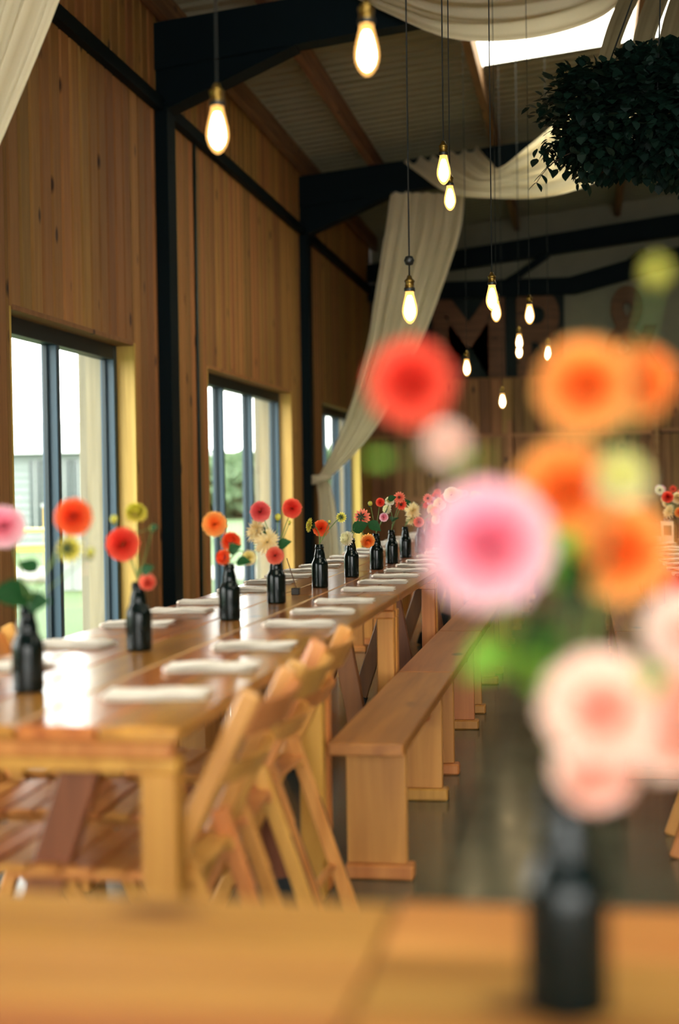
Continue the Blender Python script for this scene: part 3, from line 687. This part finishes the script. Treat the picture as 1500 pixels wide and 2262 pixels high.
def dahlia(bi, col, kind, face, pos, dia, leaves=(), where=None):
    bx, by, bname = BOT[bi]
    base = '%s %s %sin the %s' % (CNAME[col], KNAME[kind], FNAME[face], bname)
    label = base if where is None else '%s %s %s in the %s' % (CNAME[col], KNAME[kind], where, bname)
    if label in USED: label = label.replace(' in the ', ', lower one, in the ' if USED[label] == 1 else ', lowest one, in the ')
    USED[base if where is None else label] = USED.get(base, 0)+1
    t = thing('dahlia', label.capitalize(), 'flower', (bx, by, 0.855), 0, 'dahlias in bottle vases')
    d = (Vector(DIRS[face]) + Vector((random.uniform(-.15, .15), random.uniform(-.1, .1), random.uniform(-.12, .12)))).normalized()
    rot = d.to_track_quat('Z', 'Y').to_euler(); p = Vector(pos) - Vector((bx, by, 0.855))
    b = obj('bloom', bloom_mesh(kind, col), t, p, rot, dia)
    if kind == 'open': obj('flower_centre', DISC, b)
    obj('calyx', CALYX, b)
    back = -d*dia*0.32; pts = stem_pts(bx, by, Vector(pos)+back, -d)
    MB().tube([q - Vector((bx, by, 0.855)) for q in pts], 0.0019, 7).build('stem', 'stem', t)
    for lp, sz, mt in leaves:
        lp = Vector(lp) - Vector((bx, by, 0.855)); k = min(range(len(pts)), key=lambda i: (pts[i]-Vector((bx, by, 0.855))-lp).length)
        a0 = pts[k]-Vector((bx, by, 0.855)); dr = (lp-a0); dr = dr.normalized() if dr.length > 1e-4 else Vector((1, 0, 0))
        st = lp - dr*sz*0.5; nz = Vector((random.uniform(-.4, .4), -1, random.uniform(0.1, 0.7))); ax = dr.cross(nz).normalized(); nz = ax.cross(dr)
        mt3 = Matrix((ax, dr, nz)).transposed(); lo = obj('leaf', LEAF[mt], t, st, mt3.to_euler(), sz)
        MB().tube([a0, st], 0.0012, 5).build('leaf_stalk', 'stem', t)
FLOWERS = {
0: [('pink','ball','c',[-1.24,2.908,1.111],0.093),('redorange','ball','c',[-1.101,2.958,1.13],0.083),('yellow','open','a',[-1.101,2.928,1.062],0.061)],
1: [('red','ball','c',[-1.23,3.677,1.04],0.093),('yellow','ball','u',[-1.209,3.727,1.121],0.062),('coral','ball','d',[-1.171,3.697,0.938],0.047)],
2: [('orange','ball','c',[-1.203,4.537,1.069],0.083),('redorange','ball','u',[-1.162,4.587,1.007],0.069),('redorange','ball','l',[-1.178,4.557,0.958],0.054),('cream','ball','c',[-1.103,4.597,0.955],0.051)],
3: [('rose','ball','c',[-1.2,5.194,1.097],0.078),('ivory','spiky','l',[-1.227,5.244,1.024],0.098),('ivory','spiky','c',[-1.18,5.214,0.981],0.1),('red','ball','c',[-1.091,5.254,1.106],0.075),('coral','ball','c',[-1.149,5.204,0.931],0.068)],
4: [('yellow','open','l',[-1.169,6.005,1.021],0.064),('redorange','ball','c',[-1.131,6.055,1.006],0.073),('yellow','open','a',[-1.036,6.025,1.053],0.047)],
5: [('white','ball','l',[-1.12,6.684,0.936],0.073),('coral','open','a',[-1.056,6.734,1.037],0.082),('orange','ball','d',[-1.027,6.704,0.925],0.071)],
6: [('red','ball','c',[-1.047,7.287,1.099],0.047),('white','ball','u',[-1.006,7.337,1.102],0.052),('pink','ball','c',[-1.032,7.307,1.021],0.047)],
7: [('coral','open','c',[-1.017,7.826,1.118],0.068),('red','open','c',[-1.014,7.876,1.077],0.066),('white','ball','l',[-1.087,7.846,1.053],0.055)],
8: [('ivory','spiky','c',[-1.018,8.449,1.033],0.095),('ivory','spiky','l',[-1.035,8.499,0.983],0.08),('coral','ball','c',[-0.986,8.469,0.964],0.065),('coral','open','c',[-0.934,8.509,1.104],0.06)],
9: [('white','ball','c',[-0.84,9.053,1.117],0.104),('ivory','ball','c',[-0.921,9.103,1.059],0.087),('orange','ball','c',[-0.947,9.073,1.014],0.064),('coral','ball','c',[-0.886,9.113,1.094],0.07),('white','ball','l',[-0.94,9.083,0.961],0.064)],
16: [('red','ball','c',[0.573,10.313,1.072],0.083),('ivory','ball','c',[0.645,10.363,1.064],0.084),('ivory','spiky','l',[0.583,10.333,0.969],0.1),('orange','ball','c',[0.654,10.373,0.961],0.071)],
}
LEAVES = {
0: [([-1.231,2.918,0.966],0.103),([-1.17,2.918,0.948],0.065),([-1.192,2.918,1.028],0.056)],
1: [([-1.167,3.687,0.972],0.047),([-1.146,3.687,1.085],0.03)],
2: [([-1.141,4.547,0.988],0.055),([-1.111,4.547,0.946],0.055)],
3: [([-1.114,5.204,0.977],0.06),([-1.185,5.204,1.015],0.033)],
5: [([-1.061,6.694,0.993],0.085),([-0.989,6.694,0.994],0.073)],
6: [([-0.986,7.297,1.121],0.047),([-1.025,7.297,1.051],0.056)],
7: [([-1.051,7.836,1.003],0.075)], 8: [([-1.051,8.459,1.082],0.054)]}
for bi, fl_ in FLOWERS.items():
    lv = [(p, s, 'leaf') for p, s in LEAVES.get(bi, [])]
    for i, (c, k, f, p, d) in enumerate(fl_):
        dahlia(bi, c, k, f, p, d, [l for j, l in enumerate(lv) if j % len(fl_) == i])
mixc = ['red','white','coral','ivory','orange','yellow','pink']
for bi in list(range(10, 16)) + [17, 18, 19]:
    bx, by, _ = BOT[bi]; cs = random.sample(mixc, 4)
    for j, c in enumerate(cs):
        p = [bx + random.uniform(-.12, .14), by + random.uniform(-.05, .05), random.uniform(1.0, 1.13)]
        dahlia(bi, c, random.choice(['ball','ball','open','spiky']), 'c', p, random.uniform(.06, .085), [([p[0]*.5+bx*.5+.03, by, 1.0], 0.06, 'leaf')] if j == 0 else [])
# the big foreground bouquet
FG = len(BOT)-1
FGF = [('red','ball','c',[-0.150,1.245,1.278],0.074,'at upper left'),('blush','ball','u',[-0.121,1.255,1.223],0.042,'small, under the red one'),('pink','ball','c',[-0.079,1.175,1.139],0.106,'with darker middle'),
 ('orange','ball','c',[0.000,1.225,1.270],0.080,'highest of the oranges'),('orange','ball','r',[0.044,1.255,1.275],0.066,'small, at upper right'),('orange','ball','c',[-0.018,1.235,1.180],0.088,'in the middle'),
 ('lime','ball','u',[0.028,1.195,1.190],0.048,'beside the middle orange'),('orange','ball','c',[0.028,1.245,1.130],0.088,'lowest of the oranges'),('peach','ball','c',[0.009,1.12,1.014],0.090,'large, above the neck'),
 ('peach','ball','r',[0.064,1.165,0.998],0.094,'at the lower right edge'),('blush','ball','c',[0.080,1.235,1.062],0.068,'at the right edge'),('red','ball','r',[0.079,1.295,1.092],0.040,'small, at the right edge'),
 ('peach','ball','d',[0.004,1.132,0.966],0.066,'hanging beside the neck')]
FGL = [[([-0.172,1.19,1.212],0.02,'leaf_fresh'),([-0.092,1.19,1.212],0.045,'leaf_fresh')],[],[([-0.061,1.18,1.084],0.075,'leaf_fresh'),([-0.047,1.18,1.055],0.075,'leaf_fresh'),([-0.08,1.18,1.045],0.055,'leaf_fresh'),([-0.034,1.185,1.03],0.06,'leaf_fresh')],
 [([-0.02,1.19,1.13],0.07,'leaf_fresh')],[],[([-0.016,1.185,1.105],0.09,'leaf'),([-0.03,1.185,1.06],0.07,'leaf')],[],[],[([0.041,1.11,1.035],0.045,'leaf_fresh')],[],[],[],[]]
for (c, k, f, p, d, wh), lv in zip(FGF, FGL): dahlia(FG, c, k, f, p, d, lv, wh)
BUDS = {0: [([-1.057,2.938,1.054],0.021)], 1: [([-1.264,3.707,1.108],0.024),([-1.155,3.707,1.083],0.019)], 3: [([-1.139,5.224,1.075],0.027),([-1.095,5.224,1.055],0.013)], 4: [([-1.089,6.035,1.035],0.015)],
 6: [([-1.104,7.317,1.094],0.026)], FG: [([0.059,1.195,1.361],0.021)]}
for bi, l in BUDS.items():
    bx, by, bname = BOT[bi]
    for j, (p, d) in enumerate(l):
        t = thing('dahlia_bud', ('Closed yellow-green dahlia bud, %s, in the %s' % ('higher one' if j == 0 else 'lower one', bname)) if len(l) > 1 else 'Closed yellow-green dahlia bud in the %s' % bname, 'bud', (bx, by, 0.855), 0, 'dahlia buds')
        o_ = Vector((bx, by, 0.855)); b = obj('bud', budm, t, Vector(p)-o_, (0.3, 0.2, 0), d); obj('calyx', CALYX, b, (0, 0, -0.25), None, 1.6)
        MB().tube([q-o_ for q in stem_pts(bx, by, p, (0, 0, -1))], 0.0015, 6).build('stem', 'stem', t)
# little stick holder and framed card
t = thing('stick_holder', 'small dark square holder with one thin stick beside the fourth bottle', 'holder', (-1.162, 5.645, 0.75))
MB().cbox(-0.016, 0.016, -0.016, 0.016, 0, 0.028, 0.002).build('block', 'holder', t); MB().tube([(0.004, 0, 0.02), (-0.046, 0.05, 0.145)], 0.0022, 6).build('stick', 'stick', t)
t = thing('table_card', 'small cream framed card standing beside the bottle on the right-hand row', 'card', (0.565, 10.30, 0.75), 0.1)
MB().cbox(-0.045, 0.045, -0.008, 0.008, 0, 0.15, 0.002).build('frame', 'card', t); MB().cbox(-0.028, 0.028, -0.010, -0.008, 0.05, 0.12, 0.0005).build('picture', 'ink', t)

# ------------------------------------------------------------------ pendant bulbs
def bulb_prof(s): return [(r*s, z*s) for r, z in [(0.0, -0.074), (0.006, -0.073), (0.015, -0.066), (0.0245, -0.052), (0.0308, -0.034), (0.0322, -0.020), (0.0305, -0.002), (0.0265, 0.016), (0.0215, 0.036), (0.0185, 0.050), (0.017, 0.062)]]
GL = MB().lathe(bulb_prof(1.0), 20).mesh('glass_bulb', 'bulb_glow')
FI = MB().lathe([(0.0, -0.062), (0.010, -0.057), (0.0190, -0.044), (0.0235, -0.028), (0.0225, -0.010), (0.0185, 0.010), (0.0135, 0.030), (0.008, 0.042), (0, 0.044)], 14).mesh('filament', 'filament')
SO = MB().lathe([(0.0, 0.06), (0.0205, 0.060), (0.0215, 0.064), (0.0215, 0.074), (0.019, 0.077), (0.019, 0.094), (0.0215, 0.097), (0.0215, 0.103), (0.012, 0.112), (0.008, 0.124), (0.0, 0.125)], 18).mesh('socket', 'socket_brass')
SB = MB().lathe([(0.0205, 0.058), (0.0225, 0.060), (0.0225, 0.072), (0.0205, 0.074)], 18).mesh('socket_ring', 'socket_black')
GR = MB().lathe([(0.0, -0.014), (0.010, -0.011), (0.0145, 0), (0.010, 0.011), (0, 0.014)], 14).mesh('cord_grip', 'socket_black')
BULBS = [([-0.549,3.7,2.333],'blurred glowing filament bulb at the very top, brightest and nearest'),([-1.019,3.95,2.213],'glowing filament bulb hanging in front of the boarded left wall'),([-0.699,5.8,1.92],'glowing filament bulb with a cord ball, in front of the long curtain'),
 ([-0.619,6.5,2.627],'glowing filament bulb, upper of the close pair under the swag'),([-0.692,7.6,2.718],'glowing filament bulb, lower of the close pair under the swag'),([-0.457,7.3,2.141],'glowing filament bulb in front of the letter M, larger of two overlapping'),
 ([-0.551,9.2,2.298],'glowing filament bulb in front of the letter M, smaller one behind'),([-0.353,9.6,2.32],'glowing filament bulb in front of the upper part of letter R'),([-0.552,12.5,2.425],'tiny glowing filament bulb, upper of two stacked left of letter R leg'),
 ([-0.589,13.3,2.416],'tiny glowing filament bulb, lower of two stacked left of letter R leg'),([-0.306,12.6,2.324],'tiny glowing filament bulb in front of the right leg of letter R'),([-0.907,11.2,2.107],'small glowing filament bulb right above the blurred red dahlia, under letter M'),([-0.721,12.8,1.93],'lowest small glowing filament bulb in front of the far boarding')]
for i, (p, lab) in enumerate(BULBS):
    t = thing('pendant_bulb', lab.capitalize(), 'lamp', p, 0, 'hanging filament bulbs')
    g = obj('glass_bulb', GL, t); obj('filament', FI, g); s_ = obj('socket', SO, t); obj('socket_ring', SB, s_)
    zt = rz(p[0]) - 0.01 - p[2]
    MB().tube([(0, 0, 0.122), (0.003, 0, zt*0.5), (0, 0, zt)], 0.0034 if p[1] < 8 else 0.0024, 6).build('cord', 'cord', t)
    if i == 2: obj('cord_grip', GR, t, (0.0, 0, 0.185), None, 1.5)
MB().tube([(0.0, 0.0, 4.18-2.627-0.06), (0.015, 0.02, 4.10-2.627-0.06), (0.03, 0.03, 4.08-2.627-0.06), (0.05, 0.03, 4.12-2.627-0.06), (0.055, 0.02, 4.2-2.627-0.06)], 0.0034, 6).build('cord_loop', 'cord', [o for o in bpy.data.objects if o.get('label', '').startswith('Glowing filament bulb, upper of the close')][0])

# ------------------------------------------------------------------ draped muslin
def lerp_curve(pts, u):
    n_ = len(pts)-1; x = u*n_; i = min(int(x), n_-1); t = x-i
    p0 = Vector(pts[max(i-1, 0)]); p1 = Vector(pts[i]); p2 = Vector(pts[i+1]); p3 = Vector(pts[min(i+2, n_)])
    return 0.5*((2*p1) + (p2-p0)*t + (2*p0-5*p1+4*p2-p3)*t*t + (3*p1-p0-3*p2+p3)*t**3)
def drape(left, right, nu=60, nv=60, folds=9, amp=0.05, seed=0, ampfn=None, nrm=Vector((0, 1, 0))):
    r = random.Random(seed); ph = [r.uniform(0, 6.28) for _ in range(6)]
    def fn(u, v):
        a = lerp_curve(left, u); b = lerp_curve(right, u); p = a.lerp(b, v); wd = (b-a).length
        k = amp*(ampfn(u) if ampfn else 1.0)*min(1.0, wd/0.5)
        f = math.sin(folds*6.28*v + ph[0] + 1.5*math.sin(2.2*u+ph[1])) + 0.5*math.sin(folds*2.3*6.28*v + ph[2] + 2*u) + 0.4*math.sin(folds*0.6*6.28*v+ph[3]-2*u)
        return tuple(p + nrm*(k*f))
    return MB().grid(fn, nu, nv)
def curtain(y, dx, label):
    t = thing('curtain', label, 'curtain', (XL, y, 0), 0, 'muslin curtains')
    K = lambda l: [(x+dx-XL, yy, z) for x, yy, z in l]
    Lf = K([(-2.14, 0.0, 4.5), (-2.22, 0.0, 4.0), (-2.34, 0, 3.3), (-2.44, 0, 2.75), (-2.64, 0.02, 2.1), (-2.83, 0.05, 1.65), (-3.0, 0.1, 1.36), (-3.06, 0.12, 1.30)])
    Rt = K([(-1.30, 0.0, 4.45), (-1.36, 0, 4.0), (-1.60, 0, 3.3), (-1.83, 0, 2.75), (-2.17, 0.02, 2.1), (-2.50, 0.05, 1.65), (-2.88, 0.1, 1.30), (-2.98, 0.12, 1.235)])
    drape(Lf, Rt, 60, 70, 7, 0.035, 3).build('drape', 'muslin', t)
    L2 = K([(-3.05, 0.1, 1.31), (-3.06, 0.1, 1.22), (-3.03, 0.06, 1.0), (-3.03, 0.05, 0.6), (-3.02, 0.05, 0.02)])
    R2 = K([(-2.95, 0.1, 1.27), (-2.90, 0.1, 1.18), (-2.84, 0.06, 0.95), (-2.80, 0.05, 0.55), (-2.77, 0.05, 0.02)])
    drape(L2, R2, 30, 50, 4, 0.05, 8).build('tail', 'muslin', t)
    m = MB()
    for k in range(3): m.tube([(XL-XL+0.02, 0.1, 1.20+k*0.04), (-3.08-XL+dx*0.5, 0.02, 1.235+k*0.025), (-2.94-XL+dx, 0.01, 1.265+k*0.012), (-2.90-XL+dx, 0.09, 1.28), (-2.97-XL+dx, 0.16, 1.27), (-3.1-XL+dx*0.5, 0.15, 1.23), (0.02, 0.12, 1.21)], [0.02, 0.03, 0.022, 0.02, 0.02, 0.025, 0.02], 8)
    m.build('tieback', 'muslin', t)
curtain(16.05, 0.0, 'long cream muslin curtain tied back to the wall behind the bottles')
curtain(5.05, -0.17, 'cream muslin curtain edge in the top left corner')
# swag below the second frame (its two long edges) and swag above
A = [(-1.16,15.98,4.91),(-1.06,15.7,4.76),(-0.95,15.3,4.59),(-0.85,14.8,4.42),(-0.69,14.2,4.37),(-0.52,13.5,4.32),(-0.31,12.8,4.3),(-0.01,12.0,4.35),(0.27,11.2,4.37),(0.42,9.8,4.1)]
B = [(-1.98,15.98,4.80),(-1.75,15.7,4.58),(-1.51,15.3,4.35),(-1.23,14.8,4.17),(-0.82,14.2,4.0),(-0.44,13.5,3.84),(-0.06,12.8,3.75),(0.26,12.0,3.72),(0.5,11.2,3.76),(0.58,9.8,3.7)]
tag(drape(A, B, 70, 80, 5, 0.03, 4, None, Vector((0.3, -0.4, 1))).build('ceiling_swag', 'muslin'), 'cream muslin swag slung under the roof behind the hanging greenery', 'fabric', 'muslin ceiling swags')
A = [(-1.9,8.7,5.0),(-1.35,8.7,4.86),(-0.9,8.7,4.74),(-0.38,8.7,4.70),(0.05,8.7,4.80),(0.4,8.7,4.96),(0.8,8.7,5.15)]
B = [(-1.95,10.35,4.95),(-1.36,10.3,4.62),(-0.90,10.3,4.42),(-0.38,10.3,4.385),(0.08,10.3,4.47),(0.33,10.3,4.62),(0.7,10.3,4.95)]
tag(drape(A, B, 70, 90, 6, 0.03, 6, None, Vector((0, 0.3, 1))).build('ceiling_swag', 'muslin'), 'cream muslin swag across the top of the picture beside the skylight', 'fabric', 'muslin ceiling swags')
for i, (x0, wd, lab) in enumerate(((0.13, 0.13, 'leftmost'), (0.31, 0.15, 'middle'), (0.46, 0.15, 'rightmost'))):
    a = [(x0-wd*0.35, 8.15, 3.5), (x0+0.09-wd*.45, 8.7, 3.9), (x0+0.2-wd*.5, 9.3, 4.3), (x0+0.32-wd*.5, 10.0, 4.75), (x0+0.36-wd*.4, 10.4, 5.05)]
    b = [(x+wd*q, y_, z) for (x, y_, z), q in zip(a, (.7, .9, 1, 1, .8))]
    tag(drape(a, b, 24, 16, 2, 0.03, 20+i).build('fabric_strip', 'muslin_gathered_shaded'), '%s gathered muslin strip rising from the greenery past the skylight' % lab, 'fabric', 'gathered muslin strips')

# ------------------------------------------------------------------ hanging greenery
hc = Vector((0.43, 7.6, 3.11))
t = thing('hanging_garland', 'large hoop of dark green foliage hanging below the skylight', 'garland', hc)
MB().tube([(0.4*math.cos(a), 0.26*math.sin(a), -0.05) for a in [2*math.pi*k/40 for k in range(41)]], 0.015, 8).build('hoop', 'rubber', t)
for a in (0.4, 2.5, 4.6): MB().tube([(0.5*math.cos(a), 0.4*math.sin(a), 0), (0, 0, 1.0), (0, 0, rz(hc.x)-hc.z-0.02)], 0.004, 6).build('hanging_cord', 'cord', t)
lm = MB()
def glf(u, v):
    x = (v-0.5)*2; wv = 0.42*math.sin(math.pi*u**0.8); return (wv*x, u, 0.15*abs(x)*wv - 0.15*u*u)
lm.grid(glf, 5, 2); GLEAF = lm.mesh('leaf', 'garland_leaf')
def spot(rnd):
    d = Vector((rnd.gauss(0, 1), rnd.gauss(0, 1), rnd.gauss(0, 1))).normalized()
    rr = 0.82 + 0.22*rnd.random(); bump = 1 + 0.10*math.sin(5*math.atan2(d.z, d.x)+1.0) + 0.05*math.sin(11*math.atan2(d.z, d.x))
    p = Vector((d.x*0.66*rr*bump, d.y*0.5*rr, d.z*0.345*rr*bump - 0.03)); return p, d
rg = random.Random(11)
for k in range(290):
    while True:
        p, d = spot(rg)
        if p.y < 0.1 and p.x < 0.3: break
    dr = (d + Vector((rg.gauss(0, .6), rg.gauss(0, .6), rg.gauss(0, .6)-0.3))).normalized()
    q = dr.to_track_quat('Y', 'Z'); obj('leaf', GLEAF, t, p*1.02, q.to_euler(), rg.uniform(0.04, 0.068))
m = MB()
for k in range(9000):
    p, d = spot(rg); p = p*(0.45+0.56*rg.random()**0.6); dr = (d + Vector((rg.gauss(0, .7), rg.gauss(0, .7), rg.gauss(0, .7)-0.2))).normalized(); q = dr.to_track_quat('Y', 'Z'); s = rg.uniform(0.04, 0.07)
    m.add([p + q @ (Vector(c)*s) for c in ((0, 0, 0), (0.4, 0.3, 0.05), (0.34, 0.68, 0.0), (0, 1, -0.12), (-0.34, 0.68, 0.0), (-0.4, 0.3, 0.05))], [(0, 1, 2, 3, 4, 5)])
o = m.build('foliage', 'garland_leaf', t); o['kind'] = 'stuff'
for k, (x, y, z, lx, lz) in enumerate(((-0.42, -0.1, -0.2, -0.24, -0.16), (-0.5, -0.05, -0.1, -0.1, -0.1), (0.02, -0.2, -0.3, 0.06, -0.16), (0.25, -0.15, -0.28, -0.04, -0.14))):
    pts = bez((x, y, z), (x+lx*0.7, y, z+lz*0.2), (x+lx, y, z+lz), 6); MB().tube(pts, 0.002, 5).build('twig', 'stick', t)
    for j, p in enumerate(pts[1:]):
        for s in (-1, 1):
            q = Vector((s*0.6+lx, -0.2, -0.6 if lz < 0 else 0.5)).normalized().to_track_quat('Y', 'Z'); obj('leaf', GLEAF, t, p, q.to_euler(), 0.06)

# ------------------------------------------------------------------ big letters on the ledge
def letter(chr_, x0, x1, z0, z1, label):
    cu = bpy.data.curves.new('letter', 'FONT'); cu.body = chr_; cu.extrude = 0.5; cu.offset = 0.028; cu.resolution_u = 6
    tmp = bpy.data.objects.new('tmp', cu); COL.objects.link(tmp); dg = bpy.context.evaluated_depsgraph_get(); dg.update()
    me = bpy.data.meshes.new_from_object(tmp.evaluated_get(dg)); bpy.data.objects.remove(tmp)
    xs_ = [v.co.x for v in me.vertices]; ys_ = [v.co.y for v in me.vertices]; ax, bx_, ay, by_ = min(xs_), max(xs_), min(ys_), max(ys_)
    for v in me.vertices:
        v.co = Vector(((v.co.x-ax)/(bx_-ax)*(x1-x0) - (x1-x0)/2, v.co.z*0.14, (v.co.y-ay)/(by_-ay)*(z1-z0)))
    me.materials.clear(); me.materials.append(MATS['letter_wood'])
    t = thing('letter_sign', label, 'letter', ((x0+x1)/2, YF-0.1, z0), 0, 'big standing letters')
    obj('face', me, t)
    b = MB().lathe([(0.0, -0.025), (0.02, -0.015), (0.022, 0.0), (0.0, 0.012)], 8).mesh('bulb', 'socket_black')
    return t
letter('M', -2.24, -1.16, ZL, 4.07, 'big dark brown letter M standing on the boarded ledge')
letter('R', -0.98, -0.13, ZL, 4.07, 'big dark brown letter R standing on the boarded ledge')
letter('&', 0.30, 1.12, ZL, 4.07, 'big dark brown ampersand standing on the boarded ledge')
